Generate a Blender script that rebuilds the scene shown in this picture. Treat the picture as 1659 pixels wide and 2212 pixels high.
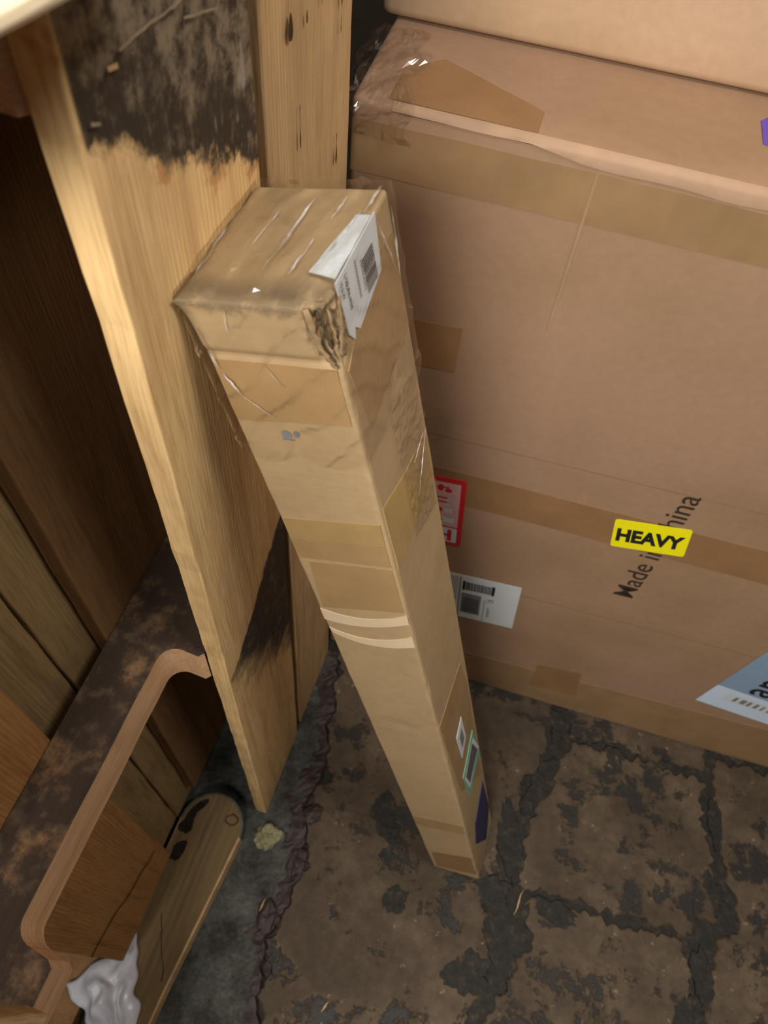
import bpy, bmesh, math, random
from mathutils import Vector, Matrix, noise

random.seed(7)
for o in list(bpy.data.objects):
    bpy.data.objects.remove(o, do_unlink=True)
scene = bpy.context.scene
COL = scene.collection

# ------------------------------------------------------------------ camera
CAMH = 1.5
R = ((0.98970, 0.14313, 0.0), (0.12112, -0.83783, 0.53240), (0.07618, -0.52690, -0.84650))
cam_d = bpy.data.cameras.new('camera')
cam = bpy.data.objects.new('camera', cam_d)
COL.objects.link(cam)
xa = Vector((R[0][0], R[1][0], R[2][0])).normalized()
za = -Vector((R[0][2], R[1][2], R[2][2])).normalized()
ya = za.cross(xa).normalized(); xa = ya.cross(za)
m = Matrix((xa, ya, za)).transposed().to_4x4()
m.translation = (0, 0, CAMH)
cam.matrix_world = m
cam_d.sensor_fit = 'HORIZONTAL'
cam_d.sensor_width = 36.0
cam_d.lens = 36.0 * 1661.0 / 1659.0
cam_d.clip_start = 0.01
cam_d.dof.use_dof = True
cam_d.dof.focus_distance = 0.62
cam_d.dof.aperture_fstop = 13.0
scene.camera = cam

# ------------------------------------------------------------------ light
world = bpy.data.worlds.new('world'); scene.world = world
world.use_nodes = True
bg = world.node_tree.nodes['Background']
bg.inputs[0].default_value = (0.80, 0.74, 0.66, 1)
bg.inputs[1].default_value = 0.065

def area(name, loc, aim, sx, sy, power, col):
    d = bpy.data.lights.new(name, 'AREA'); d.shape = 'RECTANGLE'
    d.size = sx; d.size_y = sy; d.energy = power; d.color = col
    o = bpy.data.objects.new(name, d); COL.objects.link(o)
    o.location = loc
    o.rotation_euler = (Vector(aim) - Vector(loc)).to_track_quat('-Z', 'Y').to_euler()
    return o
area('ceiling_lamp', (-0.36, -0.95, 2.10), (0.0, 0.35, 0.9), 0.7, 0.4, 38, (1.0, 0.955, 0.89))
area('side_lamp', (0.75, 0.0, 2.45), (0.0, 0.4, 0.8), 0.5, 0.4, 13, (1.0, 0.94, 0.87))
area('ceiling_tube', (-0.10, 1.15, 3.3), (-0.05, 0.7, 0.0), 1.2, 0.14, 14, (1.0, 0.97, 0.92))

vs = scene.view_settings
vs.view_transform = 'Standard'; vs.look = 'None'; vs.gamma = 1.0
vs.use_curve_mapping = False
vs.exposure = 0.08

# ------------------------------------------------------------------ node helpers
def srgb(r, g, b):
    f = lambda c: (c/255.0)/12.92 if c/255.0 <= 0.04045 else ((c/255.0+0.055)/1.055)**2.4
    return (f(r), f(g), f(b), 1.0)

class Mat:
    def __init__(s, name):
        s.m = bpy.data.materials.new(name); s.m.use_nodes = True
        s.t = s.m.node_tree; s.t.nodes.clear()
        s.out = s.t.nodes.new('ShaderNodeOutputMaterial')
        s.b = s.t.nodes.new('ShaderNodeBsdfPrincipled')
        s.t.links.new(s.b.outputs[0], s.out.inputs[0])
        s.tc = s.t.nodes.new('ShaderNodeTexCoord')
        s.rnd = s.t.nodes.new('ShaderNodeObjectInfo').outputs['Random']
        s.P = s.tc.outputs['Object']
    def link(s, a, b): s.t.links.new(a, b)
    def setin(s, inp, v):
        if hasattr(v, 'is_output') or isinstance(v, bpy.types.NodeSocket): s.link(v, inp)
        else: inp.default_value = v
    def math(s, op, a, b=0.0, c=None, clamp=False):
        n = s.t.nodes.new('ShaderNodeMath'); n.operation = op; n.use_clamp = clamp
        s.setin(n.inputs[0], a); s.setin(n.inputs[1], b)
        if c is not None: s.setin(n.inputs[2], c)
        return n.outputs[0]
    def sep(s, v=None):
        n = s.t.nodes.new('ShaderNodeSeparateXYZ'); s.link(v or s.P, n.inputs[0]); return n.outputs
    def comb(s, x, y, z):
        n = s.t.nodes.new('ShaderNodeCombineXYZ')
        for i, v in enumerate((x, y, z)): s.setin(n.inputs[i], v)
        return n.outputs[0]
    def scale(s, v, sc, off=None):
        n = s.t.nodes.new('ShaderNodeMapping'); s.link(v, n.inputs[0])
        n.inputs['Scale'].default_value = sc
        if off is not None:
            s.link(s.comb(off, off, off), n.inputs['Location'])
        return n.outputs[0]
    def noise(s, v, sc, det=4, rough=0.55, dist=0.0):
        n = s.t.nodes.new('ShaderNodeTexNoise'); s.link(v, n.inputs['Vector'])
        n.inputs['Scale'].default_value = sc; n.inputs['Detail'].default_value = det
        n.inputs['Roughness'].default_value = rough; n.inputs['Distortion'].default_value = dist
        return n.outputs['Fac']
    def ramp(s, f, stops):
        n = s.t.nodes.new('ShaderNodeValToRGB'); s.link(f, n.inputs[0])
        e = n.color_ramp.elements
        while len(e) < len(stops): e.new(0.5)
        for i, (p, c) in enumerate(stops):
            e[i].position = p; e[i].color = c if not isinstance(c, float) else (c, c, c, 1)
        return n.outputs[0]
    def mix(s, f, a, b, mode='MIX'):
        n = s.t.nodes.new('ShaderNodeMix'); n.data_type = 'RGBA'; n.blend_type = mode
        s.setin(n.inputs[0], f); s.setin(n.inputs[6], a); s.setin(n.inputs[7], b)
        return n.outputs[2]
    def smooth(s, v, lo, hi):
        n = s.t.nodes.new('ShaderNodeMapRange'); n.interpolation_type = 'SMOOTHSTEP'
        s.setin(n.inputs[0], v); n.inputs[1].default_value = lo; n.inputs[2].default_value = hi
        return n.outputs[0]
    def bump(s, h, st=0.3, dist=0.002):
        n = s.t.nodes.new('ShaderNodeBump'); s.link(h, n.inputs['Height'])
        n.inputs['Strength'].default_value = st; n.inputs['Distance'].default_value = dist
        s.link(n.outputs[0], s.b.inputs['Normal'])
    def fin(s, col, rough=0.6, spec=0.4):
        s.setin(s.b.inputs['Base Color'], col); s.setin(s.b.inputs['Roughness'], rough)
        s.b.inputs['Specular IOR Level'].default_value = spec
        return s.m

def plain(name, col, rough=0.6, spec=0.4, var=0.10, sc=60):
    k = Mat(name)
    n = k.noise(k.P, sc, 3)
    d = tuple(c*(1-var) for c in col[:3]) + (1,)
    l = tuple(min(1, c*(1+var)) for c in col[:3]) + (1,)
    return k.fin(k.ramp(n, [(0.3, d), (0.7, l)]), rough, spec)

def wood(name, lo, hi, stain=None, axis='z', grey=0.0, rough=0.7):
    """straight-grained pallet timber, grain along one local axis"""
    k = Mat(name)
    off = k.math('MULTIPLY', k.rnd, 7.0)
    sc = {'z': (1, 1, 0.06), 'y': (1, 0.06, 1), 'x': (0.06, 1, 1)}[axis]
    v = k.scale(k.P, sc, off)
    g1 = k.noise(v, 55, 5, 0.6, 0.6)
    sx, sy, sz = k.sep()
    across = {'z': sy, 'y': sz, 'x': sy}[axis]
    warp = k.noise(k.scale(k.P, tuple(0.35*q for q in sc) if True else sc, off), 40, 3, 0.5)
    ph = k.math('ADD', k.math('MULTIPLY_ADD', across, 1500.0, k.math('MULTIPLY', sx, 500.0)), k.math('MULTIPLY', warp, 42.0))
    rings = k.math('POWER', k.math('MULTIPLY_ADD', k.math('SINE', ph), 0.5, 0.5), 2.5)
    g2 = k.noise(v, 420, 3, 0.6)
    col = k.ramp(g1, [(0.22, lo), (0.50, hi), (0.75, tuple(min(1, c*1.12) for c in hi[:3])+(1,))])
    fine = k.ramp(g2, [(0.30, (0.66, 0.60, 0.52, 1)), (0.55, (1, 1, 1, 1))])
    col = k.mix(0.55, col, fine, 'MULTIPLY')
    col = k.mix(k.math('MULTIPLY', rings, k.math('MULTIPLY', k.smooth(warp, 0.35, 0.6), 0.30)), col, tuple(c*0.62 for c in lo[:3])+(1,))
    blot = k.noise(k.scale(k.P, (1, 1, 0.5), off), 9, 4, 0.6)
    col = k.mix(k.math('MULTIPLY', k.smooth(blot, 0.54, 0.74), 0.35), col, tuple(c*0.55 for c in lo[:3])+(1,))
    if grey:
        col = k.mix(k.math('MULTIPLY', k.smooth(blot, 0.35, 0.6), grey), col, srgb(120, 108, 92))
    if stain: col = stain(k, col)
    k.bump(k.math('ADD', k.math('MULTIPLY', g1, 0.6), k.math('MULTIPLY', g2, 0.6)), 0.35, 0.002)
    return k.fin(col, rough, 0.25)

def stain_black(k, col):
    """blackened patch at the top and a smear lower down on the end board"""
    x, y, z = k.sep()
    nb = k.noise(k.P, 22, 6, 0.65)
    nf = k.noise(k.scale(k.P, (1, 1, 0.22)), 190, 4, 0.7)
    ni = k.noise(k.P, 75, 5, 0.7)
    # bottom rim of the upper patch runs down towards the far edge of the board
    lim = k.math('MULTIPLY_ADD', y, -0.62, 1.308)
    e = k.math('ADD', k.math('SUBTRACT', z, lim), k.math('MULTIPLY', k.math('SUBTRACT', nb, 0.5), 0.055))
    e = k.math('ADD', e, k.math('ADD', k.math('MULTIPLY', k.math('SUBTRACT', ni, 0.5), 0.03), k.math('MULTIPLY', k.math('MULTIPLY', k.math('SUBTRACT', nf, 0.5), y), 0.22)))
    m1 = k.smooth(e, -0.002, 0.010)
    face = k.smooth(y, 0.0008, 0.004)
    m1 = k.math('MULTIPLY', m1, face)
    wear = k.math('MULTIPLY', k.smooth(k.math('ADD', k.math('MULTIPLY_ADD', nf, 0.45, k.math('MULTIPLY', ni, 0.55)), k.math('MULTIPLY', nb, 0.6)), 0.80, 1.05), 0.85)
    up = k.smooth(k.math('ADD', e, k.math('MULTIPLY', nb, 0.05)), 0.050, 0.085)
    c1 = k.mix(k.math('MULTIPLY', wear, 0.8), srgb(24, 24, 29), srgb(140, 122, 98))
    c1 = k.mix(k.math('MULTIPLY', k.math('MULTIPLY', up, 0.8), k.smooth(ni, 0.36, 0.62)), c1, srgb(138, 124, 104))
    # scorched orange rim
    rim = k.math('MULTIPLY', k.smooth(e, -0.010, -0.001), k.math('SUBTRACT', 1.0, m1))
    rim = k.math('MULTIPLY', rim, k.smooth(k.noise(k.P, 35, 3), 0.5, 0.62))
    col = k.mix(k.math('MULTIPLY', rim, 0.6), col, srgb(176, 108, 62))
    col = k.mix(k.math('MULTIPLY', m1, 0.95), col, c1)
    # lower smear, sharp slanting upper rim, fading out below
    lim2 = k.math('MULTIPLY_ADD', y, 0.75, 0.715)
    e2 = k.math('ADD', k.math('SUBTRACT', lim2, z), k.math('MULTIPLY', k.math('SUBTRACT', nb, 0.5), 0.06))
    a = k.smooth(e2, 0.0, 0.012)
    low = k.math('MULTIPLY_ADD', y, -1.5, 0.70)
    b = k.smooth(k.math('ADD', k.math('SUBTRACT', z, low), k.math('MULTIPLY', k.math('SUBTRACT', nb, 0.5), 0.25)), -0.05, 0.07)
    m2 = k.math('MULTIPLY', k.math('MULTIPLY', a, b), face)
    col = k.mix(k.math('MULTIPLY', m2, 0.95), col, k.mix(wear, srgb(40, 38, 40), srgb(120, 104, 84)))
    # whitish scuffs
    sc = k.smooth(k.noise(k.scale(k.P, (1, 1.2, 0.35)), 30, 2), 0.66, 0.72)
    col = k.mix(k.math('MULTIPLY', k.math('MULTIPLY', sc, face), 0.35), col, srgb(205, 195, 185))
    return col

def stain_dark(k, col):
    n = k.noise(k.P, 18, 6, 0.65)
    f = k.math('MULTIPLY', k.smooth(n, 0.28, 0.5), 0.92)
    return k.mix(f, col, k.mix(k.smooth(k.noise(k.P, 50, 4), 0.5, 0.75), srgb(46, 38, 34), srgb(92, 78, 62)))

M = {}
M['wood_end'] = wood('wood_end_board', srgb(192, 152, 100), srgb(230, 194, 138), stain_black)
M['wood_pale'] = wood('wood_pale', srgb(182, 142, 96), srgb(214, 178, 130), None, grey=0.25)
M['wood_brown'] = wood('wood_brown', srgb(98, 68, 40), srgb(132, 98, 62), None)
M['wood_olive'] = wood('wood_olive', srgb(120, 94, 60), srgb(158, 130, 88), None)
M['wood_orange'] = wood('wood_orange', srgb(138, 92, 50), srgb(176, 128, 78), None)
M['wood_stringer'] = wood('wood_stringer', srgb(110, 82, 58), srgb(150, 116, 82), stain_dark, 'y')
M['wood_cut'] = wood('wood_fresh_cut', srgb(190, 146, 106), srgb(216, 174, 134), None, 'y')
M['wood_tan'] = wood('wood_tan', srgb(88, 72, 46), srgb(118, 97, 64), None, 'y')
M['wood_cream'] = wood('wood_cream', srgb(236, 212, 172), srgb(246, 228, 194), None, 'y')
M['knot'] = plain('knot_brown', srgb(74, 56, 36), 0.85, 0.1, 0.4, 200)
M['grey_scuff'] = plain('grey_scuff', srgb(150, 134, 112), 0.8, 0.2, 0.25, 200)
M['charred'] = plain('charred', srgb(40, 33, 28), 0.9, 0.1, 0.4, 120)
M['grey_rim'] = plain('grey_rim', srgb(96, 98, 88), 0.8, 0.2, 0.3)
M['nail'] = plain('nail_steel', srgb(92, 84, 76), 0.45, 0.5)

def cardboard(name, base, pinkish=None, corr='z', corr_s=0.10, dirt=None, mott=0.10):
    k = Mat(name)
    n1 = k.noise(k.P, 6, 4, 0.6); n2 = k.noise(k.P, 90, 4, 0.6)
    d = tuple(c*(1-mott*1.3) for c in base[:3])+(1,); l = tuple(min(1, c*(1+mott)) for c in base[:3])+(1,)
    col = k.ramp(n1, [(0.3, d), (0.7, l)])
    if pinkish is not None:
        col = k.mix(k.math('MULTIPLY', k.smooth(k.noise(k.P, 3.0, 2), 0.42, 0.62), 0.6), col, pinkish)
    col = k.mix(0.22, col, k.ramp(n2, [(0.35, (0.72, 0.70, 0.66, 1)), (0.62, (1, 1, 1, 1))]), 'MULTIPLY')
    # flutes showing faintly through the liner
    ax = {'x': 0, 'y': 1, 'z': 2}[corr]
    c = k.sep()[ax]
    w = k.math('SINE', k.math('MULTIPLY', c, 900.0))
    if dirt: col = dirt(k, col)
    k.bump(k.math('ADD', k.math('MULTIPLY', w, corr_s), k.math('MULTIPLY', n2, 0.5)), 0.22, 0.0012)
    return k.fin(col, 0.62, 0.3)

def dirt_tall(k, col):
    """grime rubbed into the crushed rim and corner at the top of the tall carton"""
    x, y, z = k.sep()
    n = k.noise(k.P, 60, 5, 0.7)
    rim = k.smooth(k.math('ADD', k.math('SUBTRACT', z, 1.2385), k.math('MULTIPLY', k.math('SUBTRACT', n, 0.5), 0.030)), -0.004, 0.006)
    rim = k.math('MULTIPLY', rim, k.smooth(y, 0.024, 0.006))
    dx = k.math('SUBTRACT', x, 0.083); dy = y; dz = k.math('MULTIPLY', k.math('SUBTRACT', z, 1.226), 0.55)
    dd = k.math('SQRT', k.math('ADD', k.math('ADD', k.math('MULTIPLY', dx, dx), k.math('MULTIPLY', dy, dy)), k.math('MULTIPLY', dz, dz)))
    cor = k.smooth(k.math('ADD', dd, k.math('MULTIPLY', k.math('SUBTRACT', n, 0.5), 0.012)), 0.016, 0.005)
    f = k.math('MAXIMUM', k.math('MULTIPLY', rim, 0.62), k.math('MULTIPLY', cor, 0.85))
    left = k.math('MULTIPLY', k.smooth(k.math('ADD', x, k.math('MULTIPLY', n, 0.012)), 0.012, 0.004), k.smooth(z, 1.195, 1.215))
    f = k.math('MAXIMUM', f, k.math('MULTIPLY', left, 0.45))
    col = k.mix(f, col, srgb(84, 74, 58))
    # thin rubbed smudges
    s = k.smooth(k.noise(k.scale(k.P, (1, 1, 3.5)), 26, 4), 0.66, 0.74)
    return k.mix(k.math('MULTIPLY', s, 0.25), col, srgb(112, 92, 66))

M['card_tall'] = cardboard('cardboard_tall', srgb(173, 147, 110), None, 'z', 0.05, dirt_tall)
M['card_big'] = cardboard('cardboard_big', srgb(155, 125, 97), srgb(161, 129, 107), 'x', 0.04)
M['card_up'] = cardboard('cardboard_upper', srgb(184, 154, 122), srgb(190, 158, 132), 'x', 0.04)
M['card_torn'] = cardboard('cardboard_torn', srgb(164, 138, 102), None, 'z', 0.3, None, 0.3)
M['card_dark'] = cardboard('cardboard_grimy', srgb(92, 80, 60), None, 'z', 0.3, None, 0.35)

def tape(name, col, rough=0.28, var=0.12):
    k = Mat(name)
    n = k.noise(k.P, 14, 4, 0.6); w = k.noise(k.scale(k.P, (1, 1, 0.3)), 45, 3, 0.6)
    c = k.ramp(n, [(0.3, tuple(x*(1-var) for x in col[:3])+(1,)), (0.7, tuple(min(1, x*(1+var)) for x in col[:3])+(1,))])
    k.bump(w, 0.25, 0.002)
    return k.fin(c, k.ramp(w, [(0.3, rough*0.8), (0.8, min(1.0, rough*1.6))]), 0.45)
M['tape_tan'] = tape('tape_tan', srgb(160, 130, 90), 0.30)
M['tape_ochre'] = tape('tape_ochre', srgb(165, 136, 90), 0.26)
M['tape_brown'] = tape('tape_brown', srgb(142, 107, 72), 0.4)
M['tape_big'] = tape('tape_big', srgb(146, 116, 82), 0.5)
M['tape_scar'] = tape('tape_scar', srgb(206, 184, 150), 0.75, 0.05)
M['edge_worn_glint'] = plain('edge_worn_glint', srgb(166, 136, 110), 0.6, 0.3, 0.10, 30)
M['seam_line'] = plain('seam_line', srgb(158, 128, 100), 0.5, 0.3, 0.1, 30)
M['paper'] = plain('paper_white', srgb(206, 210, 212), 0.5, 0.4, 0.03)
M['paper_grey'] = plain('paper_grey', srgb(172, 176, 174), 0.5, 0.4, 0.05)
M['ink'] = plain('ink_black', srgb(34, 33, 34), 0.6, 0.3, 0.05)
M['ink_soft'] = plain('ink_soft', srgb(120, 120, 122), 0.6, 0.3, 0.12)
M['ink_mid'] = plain('ink_mid', srgb(88, 88, 92), 0.6, 0.3, 0.2)
M['print_brown'] = plain('print_on_carton', srgb(58, 48, 38), 0.7, 0.2, 0.1)
M['red'] = plain('label_red', srgb(206, 32, 40), 0.45, 0.4, 0.04)
M['pink'] = plain('label_pink', srgb(214, 170, 170), 0.5, 0.4, 0.08)
M['yellow'] = plain('label_yellow', srgb(246, 236, 20), 0.42, 0.4, 0.02)
M['bluegrey'] = plain('label_blue_grey', srgb(136, 160, 184), 0.38, 0.45, 0.03)
M['lightblue'] = plain('label_pale_blue', srgb(206, 222, 240), 0.4, 0.45, 0.02)
M['green'] = plain('label_green', srgb(110, 176, 140), 0.45, 0.4, 0.1)
M['navy'] = plain('label_navy', srgb(40, 44, 84), 0.45, 0.4, 0.15)
M['purple'] = plain('label_purple', srgb(96, 72, 176), 0.45, 0.4, 0.05)

def film(name, glossy=0.10, tint=(1, 1, 1, 1), rough=0.10, haze=0.0):
    k = Mat(name)
    t = k.t
    tr = t.nodes.new('ShaderNodeBsdfTransparent'); tr.inputs[0].default_value = tint
    gl = t.nodes.new('ShaderNodeBsdfGlossy'); gl.inputs[0].default_value = (1, 1, 1, 1); gl.inputs['Roughness'].default_value = rough
    lw = t.nodes.new('ShaderNodeLayerWeight'); lw.inputs[0].default_value = 0.25
    f = k.math('MULTIPLY_ADD', lw.outputs['Fresnel'], 0.45, glossy, clamp=True)
    mx = t.nodes.new('ShaderNodeMixShader'); k.link(f, mx.inputs[0]); k.link(tr.outputs[0], mx.inputs[1]); k.link(gl.outputs[0], mx.inputs[2])
    last = mx.outputs[0]
    if haze:
        df = t.nodes.new('ShaderNodeBsdfDiffuse'); df.inputs[0].default_value = (0.8, 0.8, 0.8, 1)
        m2 = t.nodes.new('ShaderNodeMixShader')
        n = k.smooth(k.noise(k.P, 40, 4), 0.35, 0.75)
        k.link(k.math('MULTIPLY', n, haze), m2.inputs[0]); k.link(last, m2.inputs[1]); k.link(df.outputs[0], m2.inputs[2])
        last = m2.outputs[0]
    t.nodes.remove(k.b); k.link(last, k.out.inputs[0])
    return k.m
M['film'] = film('clear_film', 0.04, (0.99, 0.988, 0.985, 1), 0.09, 0.0)
M['film_thick'] = film('clear_film_thick', 0.06, (0.97, 0.965, 0.955, 1), 0.10, 0.0)
M['film_fold_glint'] = film('film_fold_glint', 0.25, (0.99, 0.99, 0.99, 1), 0.20, 0.75)  # white haze paints highlight streaks onto the folds
kb = Mat('bag_plastic')
kb.b.inputs['Transmission Weight'].default_value = 0.0
M['bag'] = kb.fin(kb.ramp(kb.noise(kb.P, 25, 3), [(0.3, srgb(186, 184, 192)), (0.7, srgb(226, 226, 234))]), 0.30, 0.5)

# floor materials
k = Mat('stone_slab')
n1 = k.noise(k.P, 7, 6, 0.65); n2 = k.noise(k.P, 45, 6, 0.7); n3 = k.noise(k.P, 11, 8, 0.74, 0.2)
c = k.ramp(n1, [(0.25, srgb(60, 50, 39)), (0.5, srgb(86, 72, 56)), (0.75, srgb(114, 97, 77))])
c = k.mix(0.6, c, k.ramp(n2, [(0.3, (0.45, 0.42, 0.38, 1)), (0.6, (1, 1, 1, 1))]), 'MULTIPLY')
tar = k.smooth(k.math('ADD', n3, k.math('MULTIPLY', k.math('SUBTRACT', k.noise(k.P, 4.0, 3), 0.5), 0.45)), 0.535, 0.585)
c = k.mix(k.math('MULTIPLY', tar, 0.9), c, srgb(34, 32, 29))
lt = k.smooth(k.math('ADD', k.noise(k.P, 60, 4, 0.7), k.math('MULTIPLY', n1, 0.25)), 0.76, 0.84)
c = k.mix(k.math('MULTIPLY', lt, 0.45), c, srgb(176, 160, 134))
gr = k.smooth(k.noise(k.scale(k.P, (1, 1, 1)), 5.0, 3), 0.66, 0.75)
c = k.mix(k.math('MULTIPLY', gr, 0.3), c, srgb(70, 78, 46))
k.bump(k.math('SUBTRACT', n2, k.math('MULTIPLY', tar, 0.6)), 0.5, 0.004)
M['slab'] = k.fin(c, k.ramp(tar, [(0, 0.75), (1, 0.5)]), 0.35)
k = Mat('tarred_bed')
n2 = k.noise(k.P, 60, 6, 0.7)
c = k.ramp(n2, [(0.3, srgb(30, 28, 25)), (0.55, srgb(46, 42, 36)), (0.75, srgb(84, 71, 56))])
k.bump(n2, 0.7, 0.006)
M['tar'] = k.fin(c, 0.7, 0.35)
k = Mat('gritty_rubble')
n1 = k.noise(k.P, 16, 5, 0.65); n2 = k.noise(k.P, 140, 5, 0.75)
c = k.ramp(n1, [(0.35, srgb(56, 48, 46)), (0.48, srgb(80, 80, 74)), (0.7, srgb(108, 110, 102))])
c = k.mix(0.7, c, k.ramp(n2, [(0.32, (0.35, 0.33, 0.32, 1)), (0.6, (1, 1, 1, 1))]), 'MULTIPLY')
c = k.mix(k.math('MULTIPLY', k.smooth(n2, 0.70, 0.76), 0.6), c, srgb(180, 178, 170))
k.bump(n2, 0.8, 0.006)
M['rubble'] = k.fin(c, 0.8, 0.35)
M['crust'] = plain('dark_crust', srgb(54, 43, 39), 0.6, 0.4, 0.45, 70)
M['pale_grit'] = plain('pale_grit', srgb(136, 132, 100), 0.85, 0.2, 0.35, 160)
M['wall'] = plain('dark_wall', srgb(74, 62, 52), 0.85, 0.2, 0.2, 8)

# ------------------------------------------------------------------ mesh helpers
def mesh_obj(name, verts, faces, mat, parent=None, smooth=False, mats=None, fmat=None):
    me = bpy.data.meshes.new(name)
    me.from_pydata([tuple(v) for v in verts], [], faces)
    for x in (mats or [mat]): me.materials.append(x)
    if fmat:
        for i, f in enumerate(me.polygons): f.material_index = fmat[i]
    bm = bmesh.new(); bm.from_mesh(me)
    bmesh.ops.recalc_face_normals(bm, faces=bm.faces)
    bm.to_mesh(me); bm.free()
    if smooth:
        for f in me.polygons: f.use_smooth = True
    o = bpy.data.objects.new(name, me); COL.objects.link(o)
    if parent: o.parent = parent
    return o

def tag(o, label, cat, group=None, kind=None):
    if label: o['label'] = label
    if cat: o['category'] = cat
    if group: o['group'] = group
    if kind: o['kind'] = kind
    return o

def empty(name, mat4):
    e = bpy.data.objects.new(name, None); COL.objects.link(e)
    e.empty_display_size = 0.1
    e.matrix_world = mat4
    return e

def grid_box(xs, ys, zs, fn=None):
    """closed box surface with given cut positions along each axis; fn moves each vertex"""
    vid = {}; V = []; F = []
    def v(i, j, l):
        key = (i, j, l)
        if key not in vid:
            vid[key] = len(V)
            p = Vector((xs[i], ys[j], zs[l])); V.append(fn(p) if fn else p)
        return vid[key]
    nx, ny, nz = len(xs)-1, len(ys)-1, len(zs)-1
    for i in range(nx):
        for j in range(ny):
            F.append((v(i, j, 0), v(i, j+1, 0), v(i+1, j+1, 0), v(i+1, j, 0)))
            F.append((v(i, j, nz), v(i+1, j, nz), v(i+1, j+1, nz), v(i, j+1, nz)))
    for i in range(nx):
        for l in range(nz):
            F.append((v(i, 0, l), v(i+1, 0, l), v(i+1, 0, l+1), v(i, 0, l+1)))
            F.append((v(i, ny, l), v(i, ny, l+1), v(i+1, ny, l+1), v(i+1, ny, l)))
    for j in range(ny):
        for l in range(nz):
            F.append((v(0, j, l), v(0, j, l+1), v(0, j+1, l+1), v(0, j+1, l)))
            F.append((v(nx, j, l), v(nx, j+1, l), v(nx, j+1, l+1), v(nx, j, l+1)))
    return V, F

def lin(a, b, n): return [a + (b-a)*i/n for i in range(n+1)]

def rounded(p, lo, hi, r):
    """push a surface vertex of a box lo..hi onto a rounded box of radius r"""
    q = Vector([min(max(p[i], lo[i]+r), hi[i]-r) for i in range(3)])
    d = p - q
    if d.length > r: p = q + d.normalized()*r
    return p

def board(name, x0, x1, y0, y1, z0, z1, mat, parent, grain='z', jit=0.0015, r=0.0022, seed=0, fn=None, seg=26):
    def edges(a, b, n):
        e = min(r, (b-a)*0.3)
        return [a, a+e] + lin(a+e, b-e, n)[1:-1] + [b-e, b]
    nx, ny, nz = 2, 3, 3
    if grain == 'z': nz = seg
    else: ny = seg
    xs, ys, zs = edges(x0, x1, nx), edges(y0, y1, ny), edges(z0, z1, nz)
    lo = Vector((x0, y0, z0)); hi = Vector((x1, y1, z1))
    def f(p):
        p = rounded(p, lo, hi, min(r, (x1-x0)*0.3))
        t = p.z if grain == 'z' else p.y
        o = p.y if grain == 'z' else p.z
        n = noise.noise(Vector((t*9+seed*3.1, o*3, seed)))*jit + noise.noise(Vector((t*34, o*9+seed, 5)))*jit*0.6
        n2 = noise.noise(Vector((t*5+seed*1.7, 3, seed*2.0)))*jit
        if grain == 'z': p.y += n; p.x += n2*0.6
        else: p.z += n*0.6; p.x += n2*0.6
        if fn: p = fn(p)
        return p
    V, F = grid_box(xs, ys, zs, f)
    return mesh_obj(name, V, F, mat, parent, smooth=False)

def prism(name, pts, z0, z1, mat, parent=None, top_j=0.0, smooth=False):
    """extrude an outline (x, y) from z0 to z1 with a small top chamfer"""
    n = len(pts)
    cx = sum(p[0] for p in pts)/n; cy = sum(p[1] for p in pts)/n
    ch = min(0.003, abs(z1-z0)*0.4)
    V = [(p[0], p[1], z0) for p in pts] + [(p[0], p[1], z1-ch) for p in pts]
    for p in pts:
        d = Vector((cx-p[0], cy-p[1])); d = d.normalized()*ch if d.length else d
        V.append((p[0]+d.x, p[1]+d.y, z1))
    F = [tuple(range(n))[::-1], tuple(range(2*n, 3*n))]
    for i in range(n):
        j = (i+1) % n
        F.append((i, j, n+j, n+i)); F.append((n+i, n+j, 2*n+j, 2*n+i))
    return mesh_obj(name, V, F, mat, parent, smooth)

def ragged(pts, step, amp, seed=0, closed=True):
    """resample an outline and roughen it"""
    out = []
    n = len(pts)
    for i in range(n if closed else n-1):
        a = Vector(pts[i]); b = Vector(pts[(i+1) % n]); L = (b-a).length
        m_ = max(1, int(L/step)); nrm = Vector((-(b-a).y, (b-a).x)).normalized() if L else Vector((0, 0))
        for j in range(m_):
            p = a.lerp(b, j/m_)
            out.append(p + nrm*(noise.noise(Vector((p.x*28, p.y*28, seed)))*amp + noise.noise(Vector((p.x*90, p.y*90, seed+4)))*amp*0.55))
    return out

# face frames: origin, e1 (right), e2 (up), normal, all in an object's own space
class Face:
    def __init__(s, o, e1, e2, n): s.o, s.e1, s.e2, s.n = Vector(o), Vector(e1), Vector(e2), Vector(n)
    def p(s, a, b, h=0.0): return s.o + s.e1*a + s.e2*b + s.n*h

def sheet(name, face, pts, mat, parent, h=0.0006, th=0.0005, base=None):
    """thin flat piece (tape, paper) lying on a face; real thickness"""
    n = len(pts)
    V = [face.p(a, b, h-th) for a, b in pts] + [face.p(a, b, h) for a, b in pts]
    F = [tuple(range(n)), tuple(range(n, 2*n))] + [(i, (i+1) % n, n+(i+1) % n, n+i) for i in range(n)]
    return mesh_obj(name, V, F, mat, parent)

def marks(name, face, polys, mat, parent, h=0.0009):
    """one print in one ink: several flat polygons"""
    V = []; F = []
    for pts in polys:
        b = len(V); V += [face.p(x, y, h) for x, y in pts]; F.append(tuple(range(b, b+len(pts))))
    return mesh_obj(name, V, F, mat, parent)

def each(name, face, polys, mat, parent, h=0.0009):
    for q in polys: marks(name, face, [q], mat, parent, h)

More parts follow.
